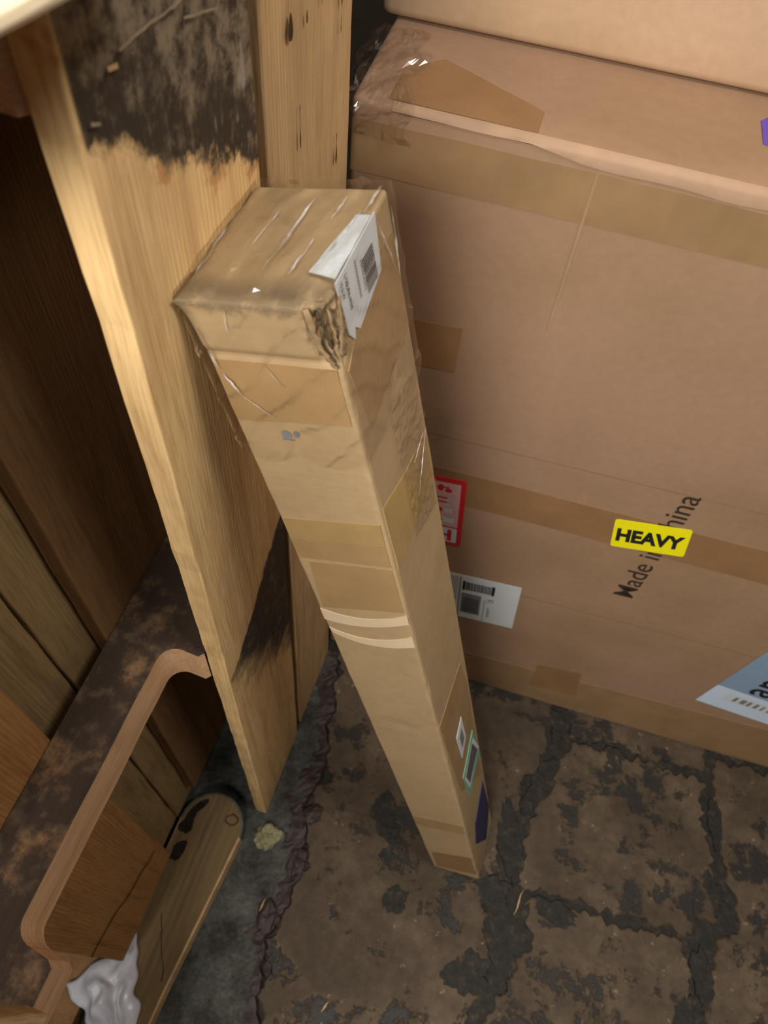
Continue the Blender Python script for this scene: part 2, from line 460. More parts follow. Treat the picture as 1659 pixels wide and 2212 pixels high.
def rect(x0, y0, x1, y1): return [(x0, y0), (x1, y0), (x1, y1), (x0, y1)]
def sub(o, e1, e2):
    """sub-frame inside a face's plane: maps (x, y) to face coords"""
    return lambda x, y: (o[0]+e1[0]*x+e2[0]*y, o[1]+e1[1]*x+e2[1]*y)
def mapp(f, polys): return [[f(*p) for p in q] for q in polys]
def oval(cx, cy, rx, ry, n=14): return [(cx+rx*math.cos(2*math.pi*i/n), cy+ry*math.sin(2*math.pi*i/n)) for i in range(n)]

def lettering(name, txt, face, f, w, hgt, mat, parent, h=0.0009, bold=0.0):
    """raised-by-a-hair printed letters, fitted to w x hgt in the sub-frame f"""
    cu = bpy.data.curves.new(name, 'FONT'); cu.body = txt; cu.size = 1.0; cu.offset = bold
    cu.resolution_u = 4
    ob = bpy.data.objects.new(name, cu); COL.objects.link(ob)
    dg = bpy.context.evaluated_depsgraph_get(); dg.update()
    me0 = ob.evaluated_get(dg).to_mesh()
    V = [v.co.copy() for v in me0.vertices]; F = [tuple(q.vertices) for q in me0.polygons]
    ob.evaluated_get(dg).to_mesh_clear()
    bpy.data.objects.remove(ob, do_unlink=True); bpy.data.curves.remove(cu)
    x0 = min(v.x for v in V); x1 = max(v.x for v in V)
    y1 = max(v.y for v in V); y0 = min(0.0, min(v.y for v in V))
    W = [face.p(*f((v.x-x0)/(x1-x0)*w, v.y/(y1)*hgt), h) for v in V]
    return mesh_obj(name, W, F, mat, parent)

def crumple(p, sc, amp, seed=0):
    q = p*sc + Vector((seed, seed*1.7, 0))
    r = abs(noise.noise(q)) + 0.5*abs(noise.noise(q*2.3)) + 0.25*abs(noise.noise(q*5.1))
    return (r-0.35)*amp

def xf(origin, X, Y, Z):
    mm = Matrix((Vector(X), Vector(Y), Vector(Z))).transposed().to_4x4(); mm.translation = origin
    return mm

# ------------------------------------------------------------------ floor and wall
FZ = -0.005
V, F = grid_box([-2.5, 2.8], [-2.0, 3.0], [-0.12, FZ])
floor = mesh_obj('floor', V, F, M['tar']); tag(floor, 'dark tarred warehouse floor with worn stone slabs', 'floor', kind='structure')
def slab(pts, seed, mat='slab', step=0.006, amp=0.020, top=0.0):
    o = prism('slab', ragged(pts, step, amp, seed), FZ-0.01, top, M[mat], floor)
    return o
slab([(-0.045, 0.70), (-0.045, 0.44), (-0.035, 0.35), (-0.065, 0.27), (-0.045, 0.19), (-0.072, 0.11), (-0.092, 0.05), (-0.082, -0.06), (-0.085, -0.55),
      (0.245, -0.55), (0.255, 0.0), (0.285, 0.075), (0.275, 0.18), (0.305, 0.262), (0.33, 0.364), (0.385, 0.463), (0.400, 0.545), (0.41, 0.70)], 1)
slab([(0.365, 0.365), (0.345, 0.262), (0.335, 0.205), (0.44, 0.192), (0.63, 0.168), (0.69, 0.19), (0.683, 0.35), (0.698, 0.438), (0.46, 0.478), (0.425, 0.463)], 2)
slab([(0.285, -0.55), (0.285, 0.0), (0.36, 0.11), (0.345, 0.185), (0.44, 0.175), (0.625, 0.150), (0.635, 0.10), (0.63, -0.55)], 3)
slab([(0.432, 0.72), (0.43, 0.49), (0.70, 0.45), (0.705, 0.72)], 4)
slab([(0.665, -0.55), (0.662, 0.09), (0.728, 0.19), (0.71, 0.35), (0.722, 0.48), (1.08, 0.44), (1.06, -0.55)], 5)
slab([(0.73, 0.72), (0.728, 0.495), (1.10, 0.455), (1.12, 0.72)], 6)
slab([(1.10, -0.55), (1.12, 0.42), (1.60, 0.38), (1.60, -0.55)], 8)
slab([(-0.085, -0.58), (-0.085, -1.2), (0.25, -1.2), (0.245, -0.58)], 9)
slab([(0.285, -0.58), (0.285, -1.2), (1.06, -1.2), (1.06, -0.58)], 10)

def tar_patch(cx_, cy_, rx, ry, rot, seed):
    pts_ = []
    for i in range(40):
        t = 2*math.pi*i/40
        rr = 1+0.55*noise.noise(Vector((math.cos(t)*1.4+seed, math.sin(t)*1.4, seed)))+0.35*noise.noise(Vector((math.cos(t)*5, math.sin(t)*5+seed, 3)))
        x, y = rx*rr*math.cos(t), ry*rr*math.sin(t)
        pts_.append((cx_+x*math.cos(rot)-y*math.sin(rot), cy_+x*math.sin(rot)+y*math.cos(rot)))
    mesh_obj('tar_patch', *(lambda n: ([(p[0], p[1], -0.003) for p in pts_]+[(p[0], p[1], 0.0009) for p in pts_],
             [tuple(range(n))[::-1], tuple(range(n, 2*n))]+[(i, (i+1) % n, n+(i+1) % n, n+i) for i in range(n)]))(40), M['tar'], floor)
for q in ((0.318, 0.27, 0.022, 0.065, 0.15, 1), (0.372, 0.385, 0.020, 0.060, -0.55, 2), (0.290, 0.185, 0.030, 0.028, 0, 3), (0.085, 0.285, 0.028, 0.040, 0.3, 4),
          (0.115, 0.150, 0.024, 0.018, 0.5, 5), (0.255, 0.055, 0.040, 0.030, 0.2, 6), (0.40, 0.168, 0.040, 0.018, -0.3, 7), (0.655, 0.10, 0.018, 0.045, 0.1, 8),
          (0.708, 0.36, 0.012, 0.045, 0, 9), (0.69, 0.235, 0.014, 0.030, 0.3, 10), (0.62, 0.03, 0.016, 0.045, -0.2, 11), (0.405, 0.50, 0.016, 0.03, 0, 12), (0.10, 0.215, 0.016, 0.02, 1, 13)):
    tar_patch(*q)

# gritty strip along the foot of the pallet: a bumpy sheet with a broken rim
A0 = Vector((-0.134, 0.259, 0.0)); D = Vector((0.192, 0.9814, 0)); NN = Vector((0.9814, -0.192, 0))
rim = [(-0.075, -0.50), (-0.082, -0.06), (-0.090, 0.054), (-0.070, 0.113), (-0.042, 0.19), (-0.065, 0.274), (-0.036, 0.354), (-0.042, 0.443), (-0.042, 0.60)]
def rim_x(y):
    for (xa_, ya_), (xb, yb) in zip(rim, rim[1:]):
        if ya_ <= y <= yb: return xa_+(xb-xa_)*(y-ya_)/(yb-ya_)
    return rim[-1][0]
ny_, nx_ = 150, 26
V = []; F = []
for j in range(ny_+1):
    y = -0.5 + 1.09*j/ny_
    xr = rim_x(y) + noise.noise(Vector((y*22, 3, 1)))*0.016 + noise.noise(Vector((y*70, 7, 1)))*0.008
    xl = -0.30
    for i in range(nx_+1):
        t = i/nx_
        x = xl+(xr-xl)*(t**0.6)
        hgt = 0.006 + 0.006*noise.noise(Vector((x*14, y*14, 2))) + 0.0035*noise.noise(Vector((x*60, y*60, 5))) + 0.002*noise.noise(Vector((x*160, y*160, 9)))
        if i == nx_: hgt = FZ
        elif i == nx_-1: hgt = max(hgt, 0.003)
        V.append((x, y, hgt))
for j in range(ny_):
    for i in range(nx_):
        a = j*(nx_+1)+i; F.append((a, a+1, a+nx_+2, a+nx_+1))
fm = []
for j in range(ny_):
    for i in range(nx_):
        fm.append(1 if i+5.0*noise.noise(Vector((i*0.22, j*0.16, 4))) > 20.5 else 0)
rub = mesh_obj('rubble_strip', V, F, None, floor, mats=[M['rubble'], M['crust']], fmat=fm); rub['kind'] = 'stuff'

def lump(name, c, size, mat, seed, flat=0.5):
    bm = bmesh.new(); bmesh.ops.create_icosphere(bm, subdivisions=3, radius=1.0)
    for v in bm.verts:
        p = v.co.copy(); n = 1+0.45*noise.noise(p*1.6+Vector((seed, 0, 0)))+0.18*noise.noise(p*4+Vector((0, seed, 0)))
        p = p*n
        p = Vector((round(p.x*3.0)/3.0*0.45+p.x*0.55, p.y, p.z))
        v.co = Vector((p.x*size[0], p.y*size[1], max(p.z*size[2], -size[2]*0.5)))
    me = bpy.data.meshes.new(name); bm.to_mesh(me); bm.free(); me.materials.append(mat)
    o = bpy.data.objects.new(name, me); COL.objects.link(o)
    lowz = min(v.co.z for v in me.vertices)
    o.location = (c[0], c[1], c[2]-lowz)
    o.rotation_euler = (0, 0, seed*1.3)
    return o
tag(lump('asphalt_chunk', (-0.062, 0.185, 0.0), (0.024, 0.017, 0.009), M['crust'], 1.0), 'dark reddish crust fragment at the rubble rim, left of the tall carton foot', 'chunk', 'broken crust fragments')
tag(lump('asphalt_chunk', (-0.098, 0.098, 0.0), (0.018, 0.028, 0.012), M['crust'], 2.3), 'jagged dark crust fragment standing nearest the bottom edge of the photo', 'chunk', 'broken crust fragments')
tag(lump('asphalt_chunk', (-0.052, 0.270, 0.0), (0.014, 0.022, 0.007), M['crust'], 4.1), 'small dark crust fragment on the rubble rim below the end board', 'chunk', 'broken crust fragments')
tag(lump('mortar_heap', (-0.123, 0.222, 0.004), (0.026, 0.020, 0.011), M['pale_grit'], 3.0), 'pale greenish crumbled mortar heap at the foot of the end board', 'rubble')
def splinter(x, y, z, ang, L, lab):
    V, F = grid_box(lin(-L/2, L/2, 4), [-0.0012, 0.0012], [0, 0.0016], lambda p: Vector((p.x, p.y*(1-abs(p.x)/L*1.6)+0.001*math.sin(p.x*200), p.z)))
    o = mesh_obj('wood_splinter', V, F, M['wood_pale']); o.location = (x, y, z); o.rotation_euler = (0, 0, ang)
    tag(o, lab, 'splinter', 'wood splinters on the floor')
splinter(-0.110, 0.112, 0.014, 1.15, 0.022, 'pale wood splinter on the gritty strip beside the jagged crust fragment')
splinter(0.335, 0.175, 0.0, 1.25, 0.045, 'long pale splinter lying in the tarred joint right of the tall carton')
splinter(0.02, -0.02, 0.0, 0.9, 0.018, 'small pale splinter on bare slab near the bottom edge of the photo')

V, F = grid_box([-2.5, 2.8], [1.62, 1.72], [-0.1, 3.2])
tag(mesh_obj('wall_back', V, F, M['wall']), 'dark wall behind the stacked cartons', 'wall', kind='structure')

# ------------------------------------------------------------------ pallet standing on its side
pal = empty('pallet', xf(A0, NN, D, (0, 0, 1)))
tag(pal, 'upright wooden pallet with blackened end board, tall carton leaning against it', 'pallet')
TOPZ = 1.388
WL = -0.115
T = 0.019
# near deck (facing the aisle)
board('deck_board', -T, 0.0, 0.0, 0.156, 0.010, TOPZ, M['wood_end'], pal, jit=0.0016, r=0.0012, seed=1, seg=90)['label'] = 'end board with black scorched patch'
board('deck_board', -T-0.002, -0.002, 0.176, 0.332, 0.008, TOPZ, M['wood_pale'], pal, jit=0.002, seed=2, seg=40)
def broken(p):
    if p.z < 0.86: p.z += 0.05*noise.noise(Vector((p.y*30, 1, 2))) - 0.02 + (0.03 if p.y > -0.33 else 0)
    return p
board('broken_board', -T, 0.0, -0.353, -0.303, 0.80, 1.02, M['wood_pale'], pal, jit=0.002, seed=3, seg=20, fn=broken)
board('deck_board', -T, 0.0, -0.50, -0.356, 0.006, TOPZ, M['wood_pale'], pal, jit=0.002, seed=8, seg=40)  # unseen board, added to keep lamp light out of the pallet interior
board('deck_board', -T, 0.0, -0.67, -0.515, 0.006, TOPZ, M['wood_pale'], pal, jit=0.002, seed=9, seg=40)  # another unseen board, added to block light
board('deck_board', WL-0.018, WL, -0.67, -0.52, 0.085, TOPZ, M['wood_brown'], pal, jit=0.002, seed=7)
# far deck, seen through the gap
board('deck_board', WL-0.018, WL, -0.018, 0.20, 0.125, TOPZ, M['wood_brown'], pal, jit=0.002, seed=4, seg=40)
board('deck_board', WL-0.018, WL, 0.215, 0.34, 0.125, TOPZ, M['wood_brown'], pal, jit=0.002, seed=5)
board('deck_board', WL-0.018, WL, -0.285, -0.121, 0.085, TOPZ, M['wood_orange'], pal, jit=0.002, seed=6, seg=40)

def stringer(z0, z1, mat, seed, u0=-0.68, u1=0.34, notch=(-0.275, 0.0), depth=0.040):
    """timber between the decks with one rounded fork notch cut into its near edge"""
    xn, xf_ = -T-0.0015, WL+0.0015
    pts = [(xf_, u0), (xn, u0), (xn, notch[0]-0.004)]
    r = 0.018
    steep = [(xn-0.006, notch[0]+0.001)]
    pts += steep
    for i in range(7):
        a = math.pi*0.5*i/6
        pts.append((xn-depth+r*(1-math.sin(a)), notch[0]+0.004+r*(1-math.cos(a))))
    for i in range(1, 12):
        t = i/12; u = notch[0]+0.004+r + (notch[1]-notch[0]-0.008-2*r)*t
        pts.append((xn-depth+0.0012*noise.noise(Vector((u*20, seed, 0))), u))
    for i in range(7):
        a = math.pi*0.5*i/6
        pts.append((xn-depth+r*(1-math.cos(a)), notch[1]-0.004-r+r*math.sin(a)))
    pts += [(xn-0.004, notch[1]-0.005), (xn, notch[1]), (xn, u1), (xf_, u1)]
    n = len(pts)
    V = [(p[0], p[1], z0) for p in pts]+[(p[0], p[1], z1) for p in pts]
    F = [tuple(range(n))[::-1], tuple(range(n, 2*n))]; fm = [0, 0]
    for i in range(n):
        F.append((i, (i+1) % n, n+(i+1) % n, n+i)); fm.append(1 if 1 <= i < n-3 else 0)
    return mesh_obj('stringer', V, F, None, pal, mats=[mat, M['wood_cut']], fmat=fm)
stringer(0.715, 0.778, M['wood_stringer'], 1)
stringer(1.322, 1.387, M['wood_cut'], 2, notch=(-0.275, 0.004))
# bottom timber lying on the floor with a worn rounded end
def bottom_timber():
    pts = []
    cu, cw, r = -0.058, -0.078, 0.056
    for i in range(15):
        a = math.pi*(i/14)
        pts.append((cw+r*math.cos(a)*1.0, cu+r*1.05*math.sin(a)))
    pts += [(cw-r, cu-0.06), (cw-r+0.004, -0.25), (-0.134, -0.52), (-0.052, -0.52), (-0.042, -0.30), (-0.030, -0.16)]
    n = len(pts); z0, z1 = 0.008, 0.052
    V = [(p[0], p[1], z0) for p in pts]+[(p[0], p[1], z1-0.003) for p in pts]
    c = Vector((sum(p[0] for p in pts)/n, 0))
    V += [(p[0]+(0.003 if p[0] < -0.07 else -0.003), p[1]-(0.003 if p[1] > cu else 0), z1) for p in pts]
    F = [tuple(range(n))[::-1], tuple(range(2*n, 3*n))]; fm = [0, 0]
    for i in range(n):
        j = (i+1) % n; g = 1 if i < 14 else 2
        F += [(i, j, n+j, n+i), (n+i, n+j, 2*n+j, 2*n+i)]; fm += [g, g]
    o = mesh_obj('stringer', V, F, None, pal, mats=[M['wood_tan'], M['grey_rim'], M['wood_pale']], fmat=fm)
    top = Face((0, 0, z1), (1, 0, 0), (0, 1, 0), (0, 0, 1))
    def hollow(nm, outline, seed):
        sheet(nm, top, ragged(outline, 0.003, 0.007, seed), M['charred'], o, h=0.0008, th=0.0006)
    hollow('charred_gouge', [(-0.126, -0.075), (-0.113, -0.082), (-0.104, -0.060), (-0.106, -0.045), (-0.098, -0.018), (-0.112, -0.026), (-0.124, -0.048)], 1)
    hollow('charred_gouge', [(-0.124, -0.128), (-0.110, -0.130), (-0.102, -0.104), (-0.106, -0.092), (-0.120, -0.098)], 2)
    k_ = [(-0.056, -0.038), (-0.036, -0.040), (-0.044, -0.020)]
    k2 = [(-0.0525, -0.036), (-0.040, -0.037), (-0.045, -0.025)]
    ko = ragged(oval(-0.048, -0.036, 0.013, 0.011, 16), 0.002, 0.005, 7); ki = [Vector((-0.048, -0.036)).lerp(p, 0.72) for p in ko]
    kn = len(ko); marks('knot', top, [[tuple(ko[i]), tuple(ko[(i+1) % kn]), tuple(ki[(i+1) % kn]), tuple(ki[i])] for i in range(kn)], M['knot'], o, h=0.0012)
    crack = ragged([(-0.098, -0.205), (-0.085, -0.235), (-0.060, -0.275), (-0.050, -0.300)], 0.008, 0.004, 3, closed=False)
    poly = [tuple(p) for p in crack] + [(p.x+0.0018, p.y-0.001) for p in reversed(crack)]
    marks('crack', top, [poly], M['charred'], o, h=0.0008)
bottom_timber()
# crack across the orange board
ob_face = Face((WL, 0, 0), (0, 1, 0), (0, 0, 1), (1, 0, 0))
cr = ragged([(-0.285, 0.30), (-0.24, 0.285), (-0.20, 0.255), (-0.150, 0.225), (-0.122, 0.215)], 0.012, 0.006, 2, closed=False)
marks('crack', ob_face, [[tuple(p) for p in cr]+[(p.x, p.y-0.004) for p in reversed(cr)]], M['charred'], pal, h=0.0030)
bf_ = Face((0, 0, 0), (0, 1, 0), (0, 0, 1), (1, 0, 0))
def scratch(a, b, w, seed, mat='wood_pale', amp=0.0018):
    up_ = ragged([a, b, b], 0.004, amp, seed, closed=False)
    pts_ = [tuple(p) for p in up_]+[(p.x, p.y-w*(0.35+0.65*abs(noise.noise(Vector((p.x*120, seed, 0)))))) for p in reversed(up_)]
    marks('scratch', bf_, [pts_], M[mat], pal, h=0.0022)
scratch((0.034, 1.3375), (0.088, 1.3340), 0.0032, 1, 'grey_scuff')
scratch((0.030, 1.352), (0.0325, 1.338), 0.003, 2, 'grey_scuff')
scratch((0.024, 1.3345), (0.031, 1.3335), 0.0050, 3)
scratch((0.086, 1.3270), (0.118, 1.3165), 0.0026, 4, 'grey_scuff')
scratch((0.006, 1.3235), (0.012, 1.3200), 0.0030, 5, 'grey_scuff')
b2f = Face((-0.002, 0, 0), (0, 1, 0), (0, 0, 1), (1, 0, 0))
for i, (ku, kz, kw, kh) in enumerate(((0.210, 1.268, 0.0035, 0.009), (0.236, 1.262, 0.0022, 0.005), (0.262, 1.285, 0.0025, 0.006), (0.262, 1.262, 0.0025, 0.006), (0.300, 1.24, 0.0015, 0.02), (0.296, 1.14, 0.0015, 0.018), (0.222, 1.20, 0.0012, 0.02))):
    marks('knot', b2f, [[tuple(p) for p in ragged(oval(ku, kz, kw*0.7, kh*0.8, 12), 0.0015, 0.0030, i)]], M['knot'], pal, h=0.0022)
# nails
def nail(x, u, z, side=1):
    bm = bmesh.new(); bmesh.ops.create_cone(bm, cap_ends=True, segments=10, radius1=0.0042, radius2=0.0038, depth=0.0035)
    me = bpy.data.meshes.new('nail'); bm.to_mesh(me); bm.free(); me.materials.append(M['nail'])
    o = bpy.data.objects.new('nail', me); COL.objects.link(o); o.parent = pal
    o.location = (x, u, z); o.rotation_euler = (0, math.pi/2, 0)
for u, z in ((0.055, 1.352), (0.115, 1.345)): nail(0.0004, u, z)
for u, z in ((0.215, 1.30), (0.262, 1.335), (0.262, 1.02), (0.295, 1.285)): nail(-0.0016, u, z)

# second pallet close behind: only its deck shows between the boards
pal2 = empty('pallet', xf(A0 + NN*(-0.1365) + D*0.0, NN, D, (0, 0, 1)))
tag(pal2, 'olive brown pallet deck close behind, seen through the gaps of the front pallet', 'pallet')
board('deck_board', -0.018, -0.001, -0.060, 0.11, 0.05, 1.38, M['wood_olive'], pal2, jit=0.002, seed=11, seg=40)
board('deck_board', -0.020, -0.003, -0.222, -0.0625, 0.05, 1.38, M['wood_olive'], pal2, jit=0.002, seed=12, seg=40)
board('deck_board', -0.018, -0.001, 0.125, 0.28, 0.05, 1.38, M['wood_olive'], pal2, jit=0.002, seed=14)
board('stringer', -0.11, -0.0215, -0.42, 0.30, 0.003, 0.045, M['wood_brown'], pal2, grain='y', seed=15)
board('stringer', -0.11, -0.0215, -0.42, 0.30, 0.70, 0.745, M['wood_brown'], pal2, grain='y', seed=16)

# loose pale plank lying over the top of the pallet
ang = math.atan2(0.010, 0.022)
pl_o = board('plank', -0.30, 0.0, -0.115, 0.09, 0.0, 0.009, M['wood_cream'], None, grain='y', jit=0.001, r=0.004, seed=20)
pl_o.matrix_world = Matrix.Translation((-0.110, 0.192, TOPZ+0.0035)) @ Matrix.Rotation(-ang, 4, 'Z')
tag(pl_o, 'pale cream plank lying flat on top of the pallet, nearest the camera', 'plank')

# plastic bag in the bottom corner under the notch
def bag():
    V = []; F = []; n = 26
    for j in range(n+1):
        for i in range(n+1):
            a, b = i/n-0.5, j/n-0.5
            p = Vector((a*0.115*(0.30+0.75*(0.5+b)**0.7)+0.02*b+0.012*noise.noise(Vector((b*5, a*2, 3))), b*0.12+0.014*noise.noise(Vector((a*4, b, 8))), 0))
            hh = 0.030*max(0, 1-(a*2)**2)*max(0, 1-(b*2)**2)
            p.z = 0.003+hh*(1+0.5*noise.noise(Vector((a*6, b*6, 1)))) + crumple(Vector((a, b*0.4, 0)), 2.2, 0.022, 2)*(0.2+hh/0.03)
            p.z = max(p.z, 0.002+0.001*(i+j) % 2*0)
            V.append(p)
    for j in range(n):
        for i in range(n):
            q = j*(n+1)+i; F.append((q, q+1, q+n+2, q+n+1))
    o = mesh_obj('plastic_bag', V, F, M['bag'], smooth=True)
    md = o.modifiers.new('thick', 'SOLIDIFY'); md.thickness = 0.0008; md.offset = 1
    return o
bg_o = bag()
pos = A0 + D*(-0.335) + NN*(-0.115)
bg_o.location = (pos.x, pos.y, 0.053); bg_o.rotation_euler = (0.0, 0.0, 0.75)
tag(bg_o, 'crumpled glossy white plastic bag in the bottom left corner', 'plastic bag')

# ------------------------------------------------------------------ large carton
BO = Vector((-0.0751, 0.6136, 0.0)); BX = Vector((0.9888, -0.149, 0)); BY = Vector((0.149, 0.9888, 0))
BH, BW, BD = 1.147, 1.35, 0.56
big = empty('large_carton', xf(BO, BX, BY, (0, 0, 1)))
tag(big, 'large brown carton with yellow HEAVY sticker standing on the floor', 'cardboard box')
def soft_carton(name, x0, x1, y0, y1, z0, z1, mat, parent, r=0.006, bulge=0.004, seed=0):
    xs = [x0, x0+r*0.5, x0+r]+lin(x0+r, x1-r, 34)[1:-1]+[x1-r, x1-r*0.5, x1]
    ys = [y0, y0+r*0.5, y0+r]+lin(y0+r, y1-r, 14)[1:-1]+[y1-r, y1-r*0.5, y1]
    zs = [z0, z0+r*0.5, z0+r]+lin(z0+r, z1-r, 28)[1:-1]+[z1-r, z1-r*0.5, z1]
    lo, hi = Vector((x0, y0, z0)), Vector((x1, y1, z1))
    def f(p):
        p = rounded(p, lo, hi, r)
        if p.z < z1-r and p.z > z0+r and p.y < y0+0.5*r:
            p.y += abs(noise.noise(Vector((p.x*3, p.z*3, seed))))*bulge*min(1, (z1-p.z)*8)*min(1, (p.z-z0)*8)
        if p.z > z1-r:
            p.z -= abs(noise.noise(Vector((p.x*6, p.y*6, seed))))*0.0012
        return p
    V, F = grid_box(xs, ys, zs, f)
    return mesh_obj(name, V, F, mat, parent, smooth=True)
soft_carton('body', 0, BW, 0, BD, 0.0, BH, M['card_big'], big, bulge=0.0)
FR = Face((0, 0, 0), (1, 0, 0), (0, 0, 1), (0, -1, 0))
TP = Face((0, 0, BH), (1, 0, 0), (0, 1, 0), (0, 0, 1))
# tapes
sheet('tape', FR, ragged([(0.002, 1.082), (BW-0.002, 1.088), (BW-0.002, 1.130), (0.002, 1.130)], 0.03, 0.0010, 3), M['tape_big'], big)
sheet('tape', TP, ragged([(0.03, 0.008), (0.155, 0.008), (0.155, 0.040), (0.06, 0.085), (0.03, 0.06)], 0.02, 0.001, 4), M['tape_brown'], big, h=0.0004)
sheet('tape', FR, ragged([(0.06, 0.613), (BW-0.01, 0.640), (BW-0.01, 0.712), (0.06, 0.684)], 0.04, 0.001, 5), M['tape_brown'], big, h=0.0006)
sheet('tape', FR, ragged([(0.07, 0.862), (0.132, 0.865), (0.130, 0.931), (0.07, 0.926)], 0.02, 0.001, 6), M['tape_brown'], big, h=0.0007)
sheet('tape', FR, ragged([(0.10, 0.015), (BW-0.01, 0.015), (BW-0.01, 0.215), (0.275, 0.135), (0.10, 0.125)], 0.05, 0.0015, 7), M['tape_big'], big, h=0.0005)
sheet('tape', FR, ragged([(0.41, 0.072), (0.50, 0.080), (0.478, 0.190), (0.40, 0.175)], 0.03, 0.001, 8), M['tape_brown'], big, h=0.0008)
sheet('tape', FR, [(0.2125, 0.96), (0.2150, 0.96), (0.2110, 1.13), (0.2085, 1.13)], M['seam_line'], big, h=0.0009)
# worn rim along the upper front edge, thin left end painted as a glint
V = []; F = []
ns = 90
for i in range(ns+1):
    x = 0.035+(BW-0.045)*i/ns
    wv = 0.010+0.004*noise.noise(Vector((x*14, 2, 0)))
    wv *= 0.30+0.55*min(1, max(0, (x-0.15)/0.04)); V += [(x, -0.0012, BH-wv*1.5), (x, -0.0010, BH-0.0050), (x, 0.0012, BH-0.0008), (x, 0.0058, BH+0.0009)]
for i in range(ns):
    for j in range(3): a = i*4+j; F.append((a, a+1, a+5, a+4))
o = mesh_obj('worn_edge_glint', V, F, M['edge_worn_glint'], big, smooth=True)
# faint score lines
marks('score_line', FR, [[(0.05, 0.7470), (BW, 0.7930), (BW, 0.7945), (0.05, 0.7485)]], M['tape_big'], big, h=0.0003)
marks('score_line', FR, [[(0.05, 0.4000), (BW, 0.4480), (BW, 0.4495), (0.05, 0.4015)]], M['tape_big'], big, h=0.0003)
# HEAVY sticker
a_ = math.radians(12.0); ce, se = math.cos(a_), math.sin(a_)
hv = sub((0.3896, 0.6163), (ce, se), (-se, ce))
def rrect(w, h_, r, n=4):
    out = []
    for cx_, cy_, s0 in ((w-r, r, -90), (w-r, h_-r, 0), (r, h_-r, 90), (r, r, 180)):
        for i in range(n+1):
            t = math.radians(s0+90*i/n); out.append((cx_+r*math.cos(t), cy_+r*math.sin(t)))
    return out
st = sheet('sticker', FR, [hv(*p) for p in rrect(0.0945, 0.0640, 0.004)], M['yellow'], big, h=0.0013); st['label'] = 'yellow HEAVY sticker'
hv2 = sub(hv(0.0050, 0.0170), (ce, se), (-se, ce))
lettering('lettering', 'HEAVY', FR, hv2, 0.0845, 0.0285, M['ink'], st, h=0.0016, bold=0.05)
# MADE IN CHINA print
mi = sub((0.4625, 0.4960), (-0.04, 1.0), (-1.0, -0.04))
lettering('lettering', 'Made in China', FR, mi, 0.268, 0.0285, M['print_brown'], big, h=0.0009, bold=0.002)
# red and white handling label
ra = math.radians(6.0)
rl = sub((0.0935, 0.4955), (math.cos(ra), math.sin(ra)), (-math.sin(ra), math.cos(ra)))
lb = sheet('handling_label', FR, [rl(*p) for p in rect(0, 0, 0.1045, 0.1660)], M['red'], big, h=0.0012); lb['label'] = 'red and white handling label'
each('label_panel', FR, mapp(rl, [rect(0.058, 0.050, 0.0975, 0.1560)]), M['pink'], lb, h=0.0015)
each('label_panel', FR, mapp(rl, [rect(0.030, 0.008, 0.0975, 0.0465)]), M['paper'], lb, h=0.0015)
each('label_panel', FR, mapp(rl, [rect(0.010, 0.050, 0.0520, 0.1560)]), M['pink'], lb, h=0.0015)
each('pictogram', FR, mapp(rl, [rect(0.040, 0.0245, 0.086, 0.0300), rect(0.084, 0.012, 0.090, 0.0420),
      oval(0.068, 0.0660, 0.0075, 0.0045), oval(0.070, 0.0905, 0.0040, 0.0055),
      rect(0.064, 0.1090, 0.080, 0.1120), rect(0.064, 0.1190, 0.080, 0.1220), oval(0.070, 0.1430, 0.0045, 0.0075), oval(0.081, 0.1385, 0.005, 0.0045), rect(0.073, 0.1440, 0.082, 0.1465)]), M['red'], lb, h=0.0018)
each('pictogram', FR, mapp(rl, [rect(0.073, 0.0600, 0.092, 0.0720), rect(0.076, 0.0840, 0.088, 0.0960), rect(0.076, 0.1030, 0.084, 0.1070), rect(0.076, 0.1130, 0.084, 0.1170)]), M['paper'], lb, h=0.0017)
# shipping label
sa = math.radians(6.5)
sl = sub((0.1440, 0.2690), (math.cos(sa), math.sin(sa)), (-math.sin(sa), math.cos(sa)))
lb = sheet('shipping_label', FR, [sl(*p) for p in rect(0, 0, 0.183, 0.147)], M['paper'], big, h=0.0012); lb['label'] = 'white shipping label'
each('label_panel', FR, mapp(sl, [rect(0.0, 0.06, 0.083, 0.140), rect(0.0, 0.004, 0.078, 0.056)]), M['paper_grey'], lb, h=0.0015)
each('printed_line', FR, mapp(sl, [rect(0.0855, 0.003, 0.0872, 0.140), rect(0.1290, 0.003, 0.1298, 0.080)]), M['ink_mid'], lb, h=0.0016)
bars = []; random.seed(3); x = 0.092
while x < 0.1400:
    w = random.choice((0.0008, 0.0014, 0.002)); bars.append(rect(x, 0.1020, min(x+w, 0.1410), 0.1280)); x += w+random.choice((0.0008, 0.0012))
bars += [rect(0.0905, 0.1000, 0.0945, 0.1300), rect(0.1380, 0.1000, 0.1430, 0.1300)]
marks('barcode', FR, mapp(sl, bars), M['ink'], lb, h=0.0016)
marks('printed_block', FR, mapp(sl, [rect(0.0900, 0.0200, 0.1230, 0.0900)]), M['ink_soft'], lb, h=0.0015)
marks('printed_block', FR, mapp(sl, [rect(0.0930, 0.0250, 0.1200, 0.0760)]), M['ink_mid'], lb, h=0.0017)
each('printed_line', FR, mapp(sl, [rect(0.1340, 0.082+0.006*0, 0.1440, 0.0850), rect(0.1360, 0.020, 0.1375, 0.055), rect(0.1320, 0.076, 0.1440, 0.0775), rect(0.1390, 0.020, 0.1398, 0.050)]), M['ink_soft'], lb, h=0.0016)
